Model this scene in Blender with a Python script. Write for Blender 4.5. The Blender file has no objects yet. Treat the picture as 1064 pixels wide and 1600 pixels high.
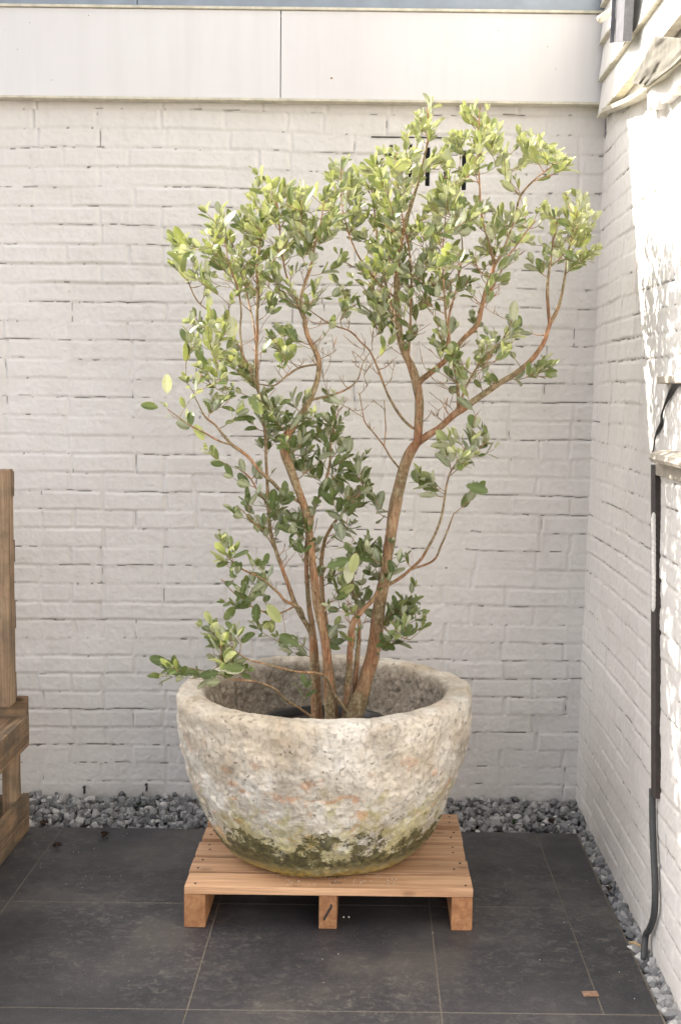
import bpy, bmesh, math, random
import numpy as np
from mathutils import Vector, Matrix, Quaternion, noise
R = math.radians
random.seed(7)
rng = np.random.default_rng(11)
scene = bpy.context.scene
col = scene.collection

# ------------------------------------------------------------------ camera
PITCH, ROLL, F, PX, PY, H = math.atan(180/1900), 0.012, 1900.0, 580.0, 800.0, 1.45
fw = Vector((0, math.cos(PITCH), -math.sin(PITCH)))
up0 = Vector((0, math.sin(PITCH), math.cos(PITCH)))
rt0 = Vector((1, 0, 0))
# the camera is rolled a little, so that level lines fall to the right in the picture
rt = rt0*math.cos(ROLL) + up0*math.sin(ROLL)
up = up0*math.cos(ROLL) - rt0*math.sin(ROLL)
CAM = Vector((0, 0, H))
def ray(px, py): return fw + rt*((px-PX)/F) - up*((py-PY)/F)
def atY(px, py, Y): d = ray(px, py); return CAM + d*(Y/d.y)
def atX(px, py, X): d = ray(px, py); return CAM + d*(X/d.x)
def atZ(px, py, Z): d = ray(px, py); return CAM + d*((Z-H)/d.z)
def WXz(z): return 0.772 + .0132*(z-1.9)      # the side wall leans a little
def atW(px, py, off):
    p = atX(px, py, WXz(1.4)+off)
    for _ in range(4): p = atX(px, py, WXz(p.z)+off)
    return p
def project(p):
    q = Vector(p)-CAM
    return PX + F*q.dot(rt)/q.dot(fw), PY - F*q.dot(up)/q.dot(fw)
cd = bpy.data.cameras.new('camera'); cam = bpy.data.objects.new('camera', cd); col.objects.link(cam)
m = Matrix((rt, up, -fw)).transposed().to_4x4(); m.translation = CAM
cam.matrix_world = m
cd.sensor_fit = 'VERTICAL'; cd.sensor_height = 36; cd.lens = F/1600*36
cd.shift_x = (532-PX)/1600; cd.shift_y = 0
cd.clip_start = 0.05; cd.clip_end = 500
scene.camera = cam

# ------------------------------------------------------------------ helpers
def tag(o, label=None, cat=None, group=None, kind=None):
    if label: o['label'] = label
    if cat: o['category'] = cat
    if group: o['group'] = group
    if kind: o['kind'] = kind
    return o
def empty(name, loc, label, cat, group=None):
    o = bpy.data.objects.new(name, None); col.objects.link(o); o.location = loc; o.empty_display_size = .1
    return tag(o, label, cat, group)
def link(name, me, mat=None, parent=None, smooth=False):
    o = bpy.data.objects.new(name, me); col.objects.link(o)
    if mat:
        for mm in (mat if isinstance(mat, (list, tuple)) else [mat]): me.materials.append(mm)
    if parent:
        o.parent = parent
        # vertices are written in world coordinates: cancel the parent's placing
        mw = Matrix.Translation(parent.location) if parent.parent is None else Matrix.Translation(parent.parent.location)
        o.matrix_parent_inverse = Matrix.Identity(4)
        if parent.parent is None: me.transform(mw.inverted())
        else: me.transform(Matrix.Identity(4) if parent.type != 'EMPTY' and parent.location.length == 0 and False else Matrix.Translation(-parent.parent.location))
    if smooth:
        me.polygons.foreach_set('use_smooth', [True]*len(me.polygons))
    return o
def from_bm(name, bm, mat=None, parent=None, smooth=False):
    me = bpy.data.meshes.new(name); bm.to_mesh(me); bm.free()
    return link(name, me, mat, parent, smooth)
def add_box(bm, x0, x1, y0, y1, z0, z1, bev=0.0, M=None, seg=2):
    vs = [bm.verts.new(p) for p in [(x0,y0,z0),(x1,y0,z0),(x1,y1,z0),(x0,y1,z0),(x0,y0,z1),(x1,y0,z1),(x1,y1,z1),(x0,y1,z1)]]
    fs = [bm.faces.new([vs[i] for i in q]) for q in [(3,2,1,0),(4,5,6,7),(0,1,5,4),(1,2,6,5),(2,3,7,6),(3,0,4,7)]]
    if bev > 0:
        es = list({e for f in fs for e in f.edges})
        r = bmesh.ops.bevel(bm, geom=es, offset=bev, segments=seg, affect='EDGES', profile=.5)
        nv = {v for f in r['faces'] for v in f.verts} | {v for v in vs if v.is_valid}
    else: nv = set(vs)
    if M:
        for v in nv: v.co = M @ v.co
    return nv
def tube_mesh(bm, pts, rads, sides=8, cap=True, rough=0.0):
    n = len(pts); rings = []
    prev = None
    for i in range(n):
        t = (pts[min(i+1, n-1)] - pts[max(i-1, 0)])
        if t.length < 1e-9: t = Vector((0,0,1))
        t.normalize()
        if prev is None:
            a = t.orthogonal().normalized()
        else:
            a = prev - t*prev.dot(t)
            a = a.normalized() if a.length > 1e-6 else t.orthogonal().normalized()
        prev = a; b = t.cross(a)
        ring = []
        for k in range(sides):
            th = 2*math.pi*k/sides; r = rads[i]
            if rough: 
                q = pts[i]*22 + (a*math.cos(th)+b*math.sin(th))*1.3
                r *= 1 + rough*noise.noise(Vector((q.x, q.y, q.z*.35)))
            ring.append(bm.verts.new(pts[i] + (a*math.cos(th) + b*math.sin(th))*r))
        rings.append(ring)
    for i in range(n-1):
        for k in range(sides):
            bm.faces.new((rings[i][k], rings[i][(k+1)%sides], rings[i+1][(k+1)%sides], rings[i+1][k]))
    if cap:
        bm.faces.new(list(reversed(rings[0]))); bm.faces.new(rings[-1])
def catmull(P, step=.012):
    out = []
    n = len(P)
    for i in range(n-1):
        p0 = P[max(i-1,0)]; p1 = P[i]; p2 = P[i+1]; p3 = P[min(i+2,n-1)]
        k = max(2, int((Vector(p2[:3])-Vector(p1[:3])).length/step))
        for j in range(k):
            t = j/k
            out.append([.5*(2*b + (c-a)*t + (2*a-5*b+4*c-d)*t*t + (-a+3*b-3*c+d)*t**3) for a,b,c,d in zip(p0,p1,p2,p3)])
    out.append(list(P[-1]))
    return out

# ------------------------------------------------------------------ materials
def new_mat(name):
    m = bpy.data.materials.new(name); m.use_nodes = True
    nt = m.node_tree; nt.nodes.clear()
    out = nt.nodes.new('ShaderNodeOutputMaterial'); b = nt.nodes.new('ShaderNodeBsdfPrincipled')
    nt.links.new(b.outputs[0], out.inputs[0])
    return m, nt, b
class NT:
    def __init__(s, nt): s.nt = nt
    def n(s, t, **kw):
        x = s.nt.nodes.new(t)
        for k, v in kw.items():
            if k in x.inputs.keys() and not hasattr(x, k): x.inputs[k].default_value = v
            else: setattr(x, k, v)
        return x
    def l(s, a, b): s.nt.links.new(a, b)
    def noise(s, vec, scale, detail=4, rough=.55, dist=0):
        x = s.nt.nodes.new('ShaderNodeTexNoise'); x.inputs['Scale'].default_value = scale
        x.inputs['Detail'].default_value = detail; x.inputs['Roughness'].default_value = rough
        x.inputs['Distortion'].default_value = dist
        if vec is not None: s.l(vec, x.inputs['Vector'])
        return x.outputs['Fac']
    def ramp(s, fac, stops, interp='LINEAR'):
        x = s.nt.nodes.new('ShaderNodeValToRGB'); cr = x.color_ramp; cr.interpolation = interp
        while len(cr.elements) < len(stops): cr.elements.new(.5)
        for e, (p, c) in zip(cr.elements, stops):
            e.position = p; e.color = (c[0], c[1], c[2], 1) if not isinstance(c, (int, float)) else (c, c, c, 1)
        s.l(fac, x.inputs[0]); return x.outputs[0]
    def mix(s, fac, a, b, mode='MIX'):
        x = s.nt.nodes.new('ShaderNodeMix'); x.data_type = 'RGBA'; x.blend_type = mode
        for i, v in ((0, fac), (6, a), (7, b)):
            if isinstance(v, (int, float)): x.inputs[i].default_value = v if i == 0 else (v, v, v, 1)
            elif isinstance(v, tuple): x.inputs[i].default_value = (v[0], v[1], v[2], 1)
            else: s.l(v, x.inputs[i])
        return x.outputs[2]
    def math(s, op, a, b=None, clamp=False):
        x = s.nt.nodes.new('ShaderNodeMath'); x.operation = op; x.use_clamp = clamp
        for i, v in enumerate((a, b)):
            if v is None: continue
            if isinstance(v, (int, float)): x.inputs[i].default_value = v
            else: s.l(v, x.inputs[i])
        return x.outputs[0]
    def mapping(s, vec, scale=(1,1,1), loc=(0,0,0)):
        x = s.nt.nodes.new('ShaderNodeMapping'); x.inputs['Scale'].default_value = scale; x.inputs['Location'].default_value = loc
        s.l(vec, x.inputs['Vector']); return x.outputs[0]
    def bump(s, h, strength, dist, b, normal=None):
        x = s.nt.nodes.new('ShaderNodeBump'); x.inputs['Strength'].default_value = strength; x.inputs['Distance'].default_value = dist
        s.l(h, x.inputs['Height'])
        if normal: s.l(normal, x.inputs['Normal'])
        s.l(x.outputs[0], b.inputs['Normal']); return x.outputs[0]
    def obj(s): return s.nt.nodes.new('ShaderNodeTexCoord').outputs['Object']
    def attr(s, name):
        x = s.nt.nodes.new('ShaderNodeAttribute'); x.attribute_name = name; return x

def mat_wall():
    m, nt, b = new_mat('painted_brick'); g = NT(nt); o = g.obj()
    cr = g.attr('crack').outputs['Fac']; di = g.attr('dirt').outputs['Fac']
    base = g.ramp(g.noise(o, 2.2, 5), [(.3, (.73,.70,.675)), (.7, (.78,.755,.735))])
    base = g.mix(g.math('MULTIPLY', g.ramp(g.noise(o, 38, 5, .6), [(.5, 0), (.72, 1)]), .25), base, (.60,.565,.52))
    # rain streaks / grime, stretched down the wall
    st = g.ramp(g.noise(g.mapping(o, (9, 9, 1.1)), 1.6, 5, .6), [(.5, 0), (.8, 1)])
    base = g.mix(g.math('MULTIPLY', st, .20), base, (.52,.49,.44))
    base = g.mix(g.math('MULTIPLY', di, .8), base, (.42,.39,.34))
    base = g.mix(cr, base, (.06,.05,.045))
    g.l(base, b.inputs['Base Color']); b.inputs['Roughness'].default_value = .72
    h = g.math('ADD', g.noise(o, 95, 6, .65), g.math('MULTIPLY', g.noise(o, 28, 3), 1.6))
    g.bump(h, .5, .0022, b)
    return m
def mat_plain(name, c, rough=.6, metal=0, var=.12, scale=30, bump=.1, bdist=.001):
    m, nt, b = new_mat(name); g = NT(nt); o = g.obj()
    n = g.noise(o, scale, 5, .6)
    d = tuple(x*(1-var) for x in c); u = tuple(min(1, x*(1+var)) for x in c)
    g.l(g.ramp(n, [(.3, d), (.7, u)]), b.inputs['Base Color'])
    b.inputs['Roughness'].default_value = rough; b.inputs['Metallic'].default_value = metal
    g.bump(n, bump, bdist, b)
    return m
def mat_panel():
    m, nt, b = new_mat('painted_panel'); g = NT(nt); o = g.obj()
    base = g.ramp(g.noise(o, 1.3, 3), [(.3, (.70,.68,.685)), (.7, (.745,.735,.745))])
    sp = g.ramp(g.noise(o, 46, 2, .5), [(.79, 0), (.82, 1)])
    base = g.mix(g.math('MULTIPLY', sp, .5), base, (.35,.3,.25))
    st = g.ramp(g.noise(g.mapping(o, (14, 14, 1.2)), 1.2, 4, .6), [(.45, 0), (.8, 1)])
    base = g.mix(g.math('MULTIPLY', st, .18), base, (.5,.48,.46))
    g.l(base, b.inputs['Base Color']); b.inputs['Roughness'].default_value = .42
    g.bump(g.noise(o, 60, 3), .12, .001, b)
    return m
def mat_wood(name, dark, light, axis, rough=.65, knots=.5, weather=0.0):
    m, nt, b = new_mat(name); g = NT(nt); o = g.obj()
    oi = nt.nodes.new('ShaderNodeObjectInfo').outputs['Random']
    ad = nt.nodes.new('ShaderNodeVectorMath'); ad.operation = 'ADD'; g.l(o, ad.inputs[0])
    cx = nt.nodes.new('ShaderNodeCombineXYZ')
    for i in range(3): g.l(g.math('MULTIPLY', oi, 13.0+7*i), cx.inputs[i])
    g.l(cx.outputs[0], ad.inputs[1]); v = ad.outputs[0]
    sc = [34, 34, 34]; sc[axis] = 1.6
    grain = g.noise(g.mapping(v, tuple(sc)), 1.5, 6, .6, .6)
    sc2 = [150, 150, 150]; sc2[axis] = 5
    fine = g.noise(g.mapping(v, tuple(sc2)), 1.5, 4, .6)
    base = g.ramp(grain, [(.32, dark), (.5, tuple((a+c)/2 for a, c in zip(dark, light))), (.66, light)])
    base = g.mix(g.math('MULTIPLY', g.ramp(fine, [(.5, 0), (.7, 1)]), .35), base, tuple(x*.55 for x in dark))
    sck = [16, 16, 16]; sck[axis] = 7
    kn = nt.nodes.new('ShaderNodeTexVoronoi'); g.l(g.mapping(v, tuple(sck)), kn.inputs['Vector']); kn.inputs['Scale'].default_value = 1.0
    k = g.ramp(kn.outputs['Distance'], [(.08, 1), (.17, 0)])
    base = g.mix(g.math('MULTIPLY', k, knots), base, tuple(x*.35 for x in dark))
    bright = g.math('ADD', g.math('MULTIPLY', oi, .32), .84)
    hs = nt.nodes.new('ShaderNodeHueSaturation'); g.l(base, hs.inputs['Color']); g.l(bright, hs.inputs['Value'])
    base = hs.outputs[0]
    if weather:
        w = g.ramp(g.noise(v, 9, 5, .65), [(.42, 0), (.62, 1)])
        base = g.mix(g.math('MULTIPLY', w, weather), base, (.10,.085,.06))
        mo = g.ramp(g.noise(v, 22, 4, .6), [(.6, 0), (.7, 1)])
        base = g.mix(g.math('MULTIPLY', mo, weather*.5), base, (.06,.075,.03))
    g.l(base, b.inputs['Base Color']); b.inputs['Roughness'].default_value = rough
    g.bump(g.math('ADD', grain, g.math('MULTIPLY', fine, .6)), .5, .0016, b)
    return m
def mat_stone():
    m, nt, b = new_mat('weathered_stone'); g = NT(nt); o = g.obj()
    sep = nt.nodes.new('ShaderNodeSeparateXYZ'); g.l(o, sep.inputs[0]); z = sep.outputs[2]; x = sep.outputs[0]
    base = g.ramp(g.noise(o, 7, 7, .65), [(.32, (.40,.345,.28)), (.45, (.64,.59,.51)), (.58, (.82,.785,.715))])
    base = g.mix(g.math('MULTIPLY', g.ramp(g.noise(g.mapping(o, (1,1,1), (3,5,1)), 3.2, 5, .6), [(.45, 0), (.62, 1)]), .5), base, (.66,.54,.38))
    # small pits and pock marks
    pit = g.ramp(g.noise(o, 70, 9, .8), [(.53, 0), (.62, 1)])
    base = g.mix(g.math('MULTIPLY', g.math('MULTIPLY', pit, g.ramp(g.noise(o, 5, 4), [(.4, .2), (.6, 1)])), .32), base, (.25,.2,.15))
    vo = nt.nodes.new('ShaderNodeTexVoronoi'); vo.inputs['Scale'].default_value = 46; vo.inputs['Randomness'].default_value = 1
    wv = nt.nodes.new('ShaderNodeVectorMath'); wv.operation = 'ADD'; g.l(o, wv.inputs[0])
    ns = nt.nodes.new('ShaderNodeTexNoise'); ns.inputs['Scale'].default_value = 30; ns.inputs['Detail'].default_value = 4; g.l(o, ns.inputs['Vector'])
    sc_ = nt.nodes.new('ShaderNodeVectorMath'); sc_.operation = 'SCALE'; sc_.inputs['Scale'].default_value = .05; g.l(ns.outputs['Color'], sc_.inputs[0])
    g.l(sc_.outputs[0], wv.inputs[1]); g.l(wv.outputs[0], vo.inputs['Vector'])
    hole = g.math('MULTIPLY', g.ramp(vo.outputs['Distance'], [(.13, 1), (.24, 0)]), g.ramp(g.noise(o, 9, 3), [(.46, 0), (.56, 1)]))
    base = g.mix(g.math('MULTIPLY', hole, .6), base, (.16,.125,.09))
    # rust / pink lichen
    pk = g.ramp(g.noise(g.mapping(o, (1,1,1.6), (1.7,.3,.9)), 13, 5, .6), [(.57, 0), (.64, 1)])
    zb = g.ramp(z, [(.05, 0), (.12, 1), (.30, .9), (.42, .15)])
    base = g.mix(g.math('MULTIPLY', g.math('MULTIPLY', pk, zb), .75), base, (.60,.32,.17))
    # yellow green lichen in the lower half
    yl = g.ramp(g.math('SUBTRACT', g.math('ADD', g.noise(g.mapping(o, (1,1,1), (5,2,7)), 8, 9, .78), .20), g.math('MULTIPLY', z, .95)), [(.49, 0), (.59, 1)])
    base = g.mix(g.math('MULTIPLY', yl, .65), base, (.50,.44,.14))
    # dark green moss low down, with ragged edge
    mo = g.math('SUBTRACT', g.math('ADD', g.noise(g.mapping(o, (1,1,1.3), (2,9,4)), 9, 10, .8), .12), g.math('MULTIPLY', z, 1.35))
    gap = g.ramp(z, [(.0, .0), (.02, .1), (.06, 1)])
    mm = g.math('MULTIPLY', g.ramp(mo, [(.453, 0), (.475, 1)]), gap)
    base = g.mix(g.math('MULTIPLY', mm, .92), base, g.ramp(g.noise(o, 60, 4), [(.35, (.045,.040,.016)), (.65, (.17,.145,.05))]))
    ft = g.math('MULTIPLY', g.ramp(z, [(.015, 1), (.055, 0)]), g.ramp(g.noise(o, 30, 5, .7), [(.4, 0), (.5, 1)]))
    base = g.mix(ft, base, g.ramp(g.noise(o, 75, 3), [(.35, (.14,.10,.02)), (.62, (.55,.40,.06))]))
    ins = g.attr('inside').outputs['Fac']
    soilc = g.ramp(g.noise(o, 45, 6, .75), [(.32, (.17,.14,.11)), (.5, (.34,.29,.23)), (.66, (.56,.49,.41))])
    base = g.mix(ins, base, soilc)
    g.l(base, b.inputs['Base Color']); b.inputs['Roughness'].default_value = .93
    h = g.math('ADD', g.noise(o, 62, 8, .7), g.math('ADD', g.math('MULTIPLY', pit, -.2), g.math('MULTIPLY', hole, -.5)))
    g.bump(h, .85, .009, b)
    return m
def mat_tile():
    m, nt, b = new_mat('slate_tile'); g = NT(nt); o = g.obj()
    base = g.ramp(g.noise(o, 2.6, 6, .6), [(.3, (.025,.025,.030)), (.5, (.044,.042,.047)), (.68, (.092,.084,.078))])
    # chalky scuffs, laid in streaks
    s1 = g.noise(g.mapping(o, (8, 10, 8)), 4, 9, .8, .8)
    sc = g.math('MULTIPLY', g.ramp(s1, [(.50, 0), (.64, 1)]), g.ramp(g.noise(o, 1.7, 3), [(.38, .12), (.60, 1)]))
    base = g.mix(g.math('MULTIPLY', sc, .5), base, (.22,.205,.18))
    dot = g.ramp(g.noise(o, 190, 3, .6), [(.64, 0), (.72, 1)])
    base = g.mix(g.math('MULTIPLY', dot, .6), base, (.27,.25,.22))
    scr = g.ramp(g.noise(g.mapping(o, (60, 9, 1)), 3, 4, .7, 1.5), [(.66, 0), (.72, 1)])
    base = g.mix(g.math('MULTIPLY', scr, .18), base, (.25,.23,.2))
    g.l(base, b.inputs['Base Color'])
    g.l(g.ramp(g.noise(o, 9, 5), [(.3, .48), (.7, .68)]), b.inputs['Roughness'])
    g.bump(g.math('ADD', g.noise(o, 160, 5, .6), g.math('MULTIPLY', s1, 1.2)), .35, .0012, b)
    return m
def mat_gravel():
    m, nt, b = new_mat('crushed_stone'); g = NT(nt); o = g.obj()
    a = g.attr('tone').outputs['Fac']
    base = g.ramp(a, [(0, (.085,.085,.09)), (.5, (.31,.31,.31)), (.85, (.54,.53,.52)), (1, (.68,.66,.63))])
    base = g.mix(g.math('MULTIPLY', g.ramp(g.noise(o, 160, 4, .6), [(.4, 0), (.6, 1)]), .3), base, (.10,.10,.11))
    g.l(base, b.inputs['Base Color']); b.inputs['Roughness'].default_value = .8
    g.bump(g.noise(o, 260, 4), .5, .001, b)
    return m
def mat_bark():
    m, nt, b = new_mat('bark'); g = NT(nt); o = g.obj()
    st = g.noise(g.mapping(o, (85, 85, 14)), 1.0, 6, .7, .5)
    base = g.ramp(st, [(.28, (.12,.055,.028)), (.45, (.33,.165,.085)), (.58, (.48,.28,.16)), (.7, (.58,.44,.30))])
    gr = g.ramp(g.noise(g.mapping(o, (1,1,.5)), 11, 5, .65), [(.42, 0), (.56, 1)])
    base = g.mix(g.math('MULTIPLY', gr, .68), base, g.ramp(g.noise(o, 90, 4), [(.32, (.09,.085,.04)), (.5, (.24,.22,.12)), (.68, (.46,.43,.29))]))
    g.l(base, b.inputs['Base Color']); b.inputs['Roughness'].default_value = .8
    g.bump(g.math('ADD', st, g.noise(o, 120, 4)), 1.0, .006, b)
    return m
def mat_leaf(name, dark, mid, lite, rough, trans, tcol):
    m, nt, b = new_mat(name); g = NT(nt)
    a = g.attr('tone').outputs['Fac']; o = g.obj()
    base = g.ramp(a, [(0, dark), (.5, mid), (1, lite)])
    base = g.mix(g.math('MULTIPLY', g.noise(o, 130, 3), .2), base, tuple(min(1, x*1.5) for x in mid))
    rib = g.attr('rib').outputs['Fac']
    base = g.mix(g.math('MULTIPLY', rib, .45), base, tuple(min(1, x*1.7+.03) for x in mid))
    g.l(base, b.inputs['Base Color']); b.inputs['Roughness'].default_value = rough
    tr = nt.nodes.new('ShaderNodeBsdfTranslucent'); tr.inputs[0].default_value = (*tcol, 1)
    mx = nt.nodes.new('ShaderNodeMixShader'); mx.inputs[0].default_value = trans
    g.l(b.outputs[0], mx.inputs[1]); g.l(tr.outputs[0], mx.inputs[2])
    g.l(mx.outputs[0], nt.nodes['Material Output'].inputs[0])
    return m
WALL = mat_wall(); PANEL = mat_panel()
PINE = mat_wood('pine_wood', (.44,.24,.13), (.70,.45,.275), 0)
PINE_Y = mat_wood('pine_wood_stringer', (.30,.13,.055), (.48,.25,.12), 1, knots=.3)
OLD = mat_wood('old_wood', (.12,.07,.04), (.40,.265,.155), 1, .8, .8, .75)
OLD_X = mat_wood('old_wood_cross', (.12,.07,.04), (.37,.24,.14), 0, .8, .8, .75)
OLD_Z = mat_wood('old_wood_post', (.17,.10,.06), (.50,.355,.225), 2, .8, .8, .5)
STONE = mat_stone(); TILE = mat_tile(); GRAV = mat_gravel(); BARK = mat_bark()
LTOP = mat_leaf('leaf_upper', (.016,.055,.024), (.12,.175,.075), (.58,.60,.29), .38, .47, (.64,.67,.26))
LBOT = mat_leaf('leaf_underside', (.28,.33,.25), (.48,.51,.39), (.68,.68,.49), .65, .42, (.70,.71,.46))
TRIM = mat_plain('cream_trim', (.62,.58,.47), .6, 0, .2)
ZINC = mat_plain('zinc_edge', (.29,.33,.38), .45, .4, .15, 8)
STEEL = mat_plain('galvanised_steel', (.20,.20,.22), .5, .3, .2, 40)
BROWN = mat_plain('brown_metal', (.045,.035,.032), .42, .3, .3, 50)
RUBBER = mat_plain('grey_rubber', (.060,.062,.064), .5, 0, .15, 60)
BLACK = mat_plain('black_plastic', (.012,.012,.013), .4, 0, .2, 60)
DARKHOLE = mat_plain('dark_opening', (.008,.008,.008), .9)
SILL = mat_plain('weathered_sill', (.42,.38,.32), .8, 0, .25, 26, .5, .004)
LEAD = mat_plain('crumpled_lead', (.30,.285,.25), .6, 0, .3, 18, .6, .006)
WBOARD = mat_plain('white_board', (.78,.76,.72), .6, 0, .05, 12)
GROUT = mat_plain('joint_sand', (.155,.135,.11), .95, 0, .3, 90, .4, .002)
SOIL = mat_plain('soil', (.05,.035,.025), .95, 0, .5, 60, 1, .01)
DEAD = mat_plain('dry_leaf', (.085,.048,.035), .8, 0, .5, 60, .4, .002)
STRAW = mat_plain('dry_stick', (.50,.36,.19), .8, 0, .3, 60)
CRUMB = mat_plain('pale_crumb', (.70,.67,.62), .9)
NAIL = mat_plain('nail_head', (.06,.05,.045), .6, .5)
ROOF = mat_plain('roof_felt', (.09,.09,.095), .9, 0, .2, 20)

# ------------------------------------------------------------------ measured planes
WY, WX = 4.255, 0.772          # face of the back wall / of the side wall
PAVE_BACK = 3.965

# ------------------------------------------------------------------ 2-D lattice noise
def lat(u, v, su, sv, seed):
    g = np.random.default_rng(seed).random((257, 257)).astype(np.float32)*2-1
    a = u*su + 1000.; b = v*sv + 1000.
    ia = np.floor(a).astype(int); ib = np.floor(b).astype(int)
    fa = a-ia; fb = b-ib; fa = fa*fa*(3-2*fa); fb = fb*fb*(3-2*fb)
    ia0 = ia%256; ib0 = ib%256; ia1 = (ia+1)%256; ib1 = (ib+1)%256
    return (g[ia0,ib0]*(1-fa)*(1-fb) + g[ia1,ib0]*fa*(1-fb) + g[ia0,ib1]*(1-fa)*fb + g[ia1,ib1]*fa*fb)
def sstep(x, a, b):
    t = np.clip((x-a)/(b-a), 0, 1); return t*t*(3-2*t)
CH = .0652
def brick_wall(name, us, vs, place, seed, parent, flip=False, slots=(), dirt_h=.16, top_len=None):
    U, V = np.meshgrid(us, vs)
    Uw = U + .004*lat(U, V, 9, 9, seed) + .003*lat(U, V, 23, 23, seed+1)
    Vw = V + .0060*lat(U, V, 1.3, 2.2, seed+2) + .0026*lat(U, V, 8, 10, seed+3) + .0011*lat(U, V, 40, 40, seed+4)
    row = np.floor(Vw/CH).astype(int); fv = Vw - row*CH
    rg = np.random.default_rng(seed+5)
    dv = np.full(U.shape, 1., np.float32); idx = np.zeros(U.shape, int)
    sgn = np.zeros(U.shape, np.float32)
    umin, umax = us.min()-.5, us.max()+.5
    for r in np.unique(row):
        js = []; x = umin - rg.random()*.02 - (.11 if r % 2 else 0)
        while x < umax:
            js.append(x + rg.normal()*.004)
            x += .1095 if rg.random() < .20 else .2195
        js = np.array(js); mk = row == r; uu = Uw[mk]
        k = np.searchsorted(js, uu); k = np.clip(k, 1, len(js)-1)
        dl = uu-js[k-1]; dr = js[k]-uu
        dv[mk] = np.minimum(dl, dr); idx[mk] = k; sgn[mk] = np.where(dl < dr, dl, -dr)
    dh = np.minimum(fv, CH-fv)
    # face offset of each brick, and a faint tilt
    hsh = np.sin(row*127.1 + idx*311.7 + seed)*43758.5453; hsh = hsh - np.floor(hsh)
    hs2 = np.sin(row*269.5 + idx*183.3 + seed)*24634.6345; hs2 = hs2 - np.floor(hs2)
    face = (hsh-.5)*.0034 + (hs2-.5)*.03*(fv-CH/2)
    nz = lat(U, V, 3, 12, seed+6); nz2 = lat(U, V, 5, 5, seed+7)
    dep_h = .0030*np.clip(.50+.75*nz, .05, 1.2); dep_v = .0047*np.clip(.65+.75*nz2, 0.04, 1.2)
    jh = 1-sstep(dh, .0025, .0085); jv = 1-sstep(dv, .003, .0095)
    rec = np.maximum(jh*dep_h, jv*dep_v)
    # paint ridges beside the joints: lip on one side
    lip = np.exp(-((sgn-.011)/.004)**2)*.0016*np.clip(nz2+.3, 0, 1) + np.exp(-((fv-.013)/.004)**2)*.0006*np.clip(nz+.2, 0, 1)
    rough = .0007*lat(U, V, 55, 55, seed+8) + .0006*lat(U, V, 110, 110, seed+9) + .0016*lat(U, V, 14, 18, seed+10)*(.4+.6*(lat(U,V,4,4,seed+11) > .1))
    hgt = face*(1-np.maximum(jh, jv)*.7) - rec + lip + rough
    # cracks: broken dark lines under some bricks, fewer beside them
    line = .0028 + .0022*lat(U, V, 18, 3, seed+12)
    mk = sstep(lat(U, row.astype(np.float32), 2.1, 1.37, seed+13) + .55*lat(U, row.astype(np.float32), 15, 1.37, seed+14) + .62*lat(U, row.astype(np.float32), 50, 1.37, seed+18), .40, .52)
    wd = .0012 + .0010*np.clip(lat(U, V, 30, 5, seed+15), 0, 1)
    ck = np.exp(-((fv-line)/wd)**2)*mk
    mk2 = sstep(lat(row.astype(np.float32), idx.astype(np.float32), 3.77, 5.31, seed+16) + .4*lat(U, V, 5, 40, seed+17), .50, .66)
    ck = np.maximum(ck, np.exp(-((sgn-.002)/.0013)**2)*mk2*.9)
    sp = lat(U, V, 60, 60, seed+19); ck = np.maximum(ck, sstep(sp*sstep(dh, .012, .0), .72, .85)*.7)
    hgt -= .0035*ck
    dirt = np.clip((1-sstep(V, 0.0, dirt_h))*(.35+.5*lat(U, V, 16, 9, seed+20)), 0, 1)*.55 + .10*jh + np.clip(lat(U, V, 2, 7, seed+21)-.45, 0, 1)*jh*.8
    for (a, b, c, d) in slots:
        ins = (U > a) & (U < b) & (V > c) & (V < d)
        hgt[ins] = -.05; ck[ins] = 1
    P = place(U.ravel(), V.ravel(), hgt.ravel()).astype(np.float32)
    nu, nv = len(us), len(vs)
    i = np.arange(nu*nv).reshape(nv, nu)
    q = np.stack([i[:-1,:-1], i[:-1,1:], i[1:,1:], i[1:,:-1]], -1).reshape(-1, 4)
    if flip: q = q[:, ::-1]
    me = bpy.data.meshes.new(name)
    P = P - np.array(parent.location, np.float32)
    me.vertices.add(len(P)); me.vertices.foreach_set('co', P.ravel())
    me.loops.add(q.size); me.loops.foreach_set('vertex_index', q.astype(np.int32).ravel())
    me.polygons.add(len(q)); me.polygons.foreach_set('loop_start', np.arange(0, q.size, 4, dtype=np.int32))
    me.polygons.foreach_set('loop_total', np.full(len(q), 4, np.int32))
    me.polygons.foreach_set('use_smooth', np.ones(len(q), bool))
    me.update(calc_edges=True)
    for nm, arr in (('crack', ck), ('dirt', dirt)):
        at = me.attributes.new(nm, 'FLOAT', 'POINT'); at.data.foreach_set('value', arr.ravel().astype(np.float32))
    me.materials.append(WALL)
    o = bpy.data.objects.new(name, me); col.objects.link(o); o.parent = parent
    return o

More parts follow.
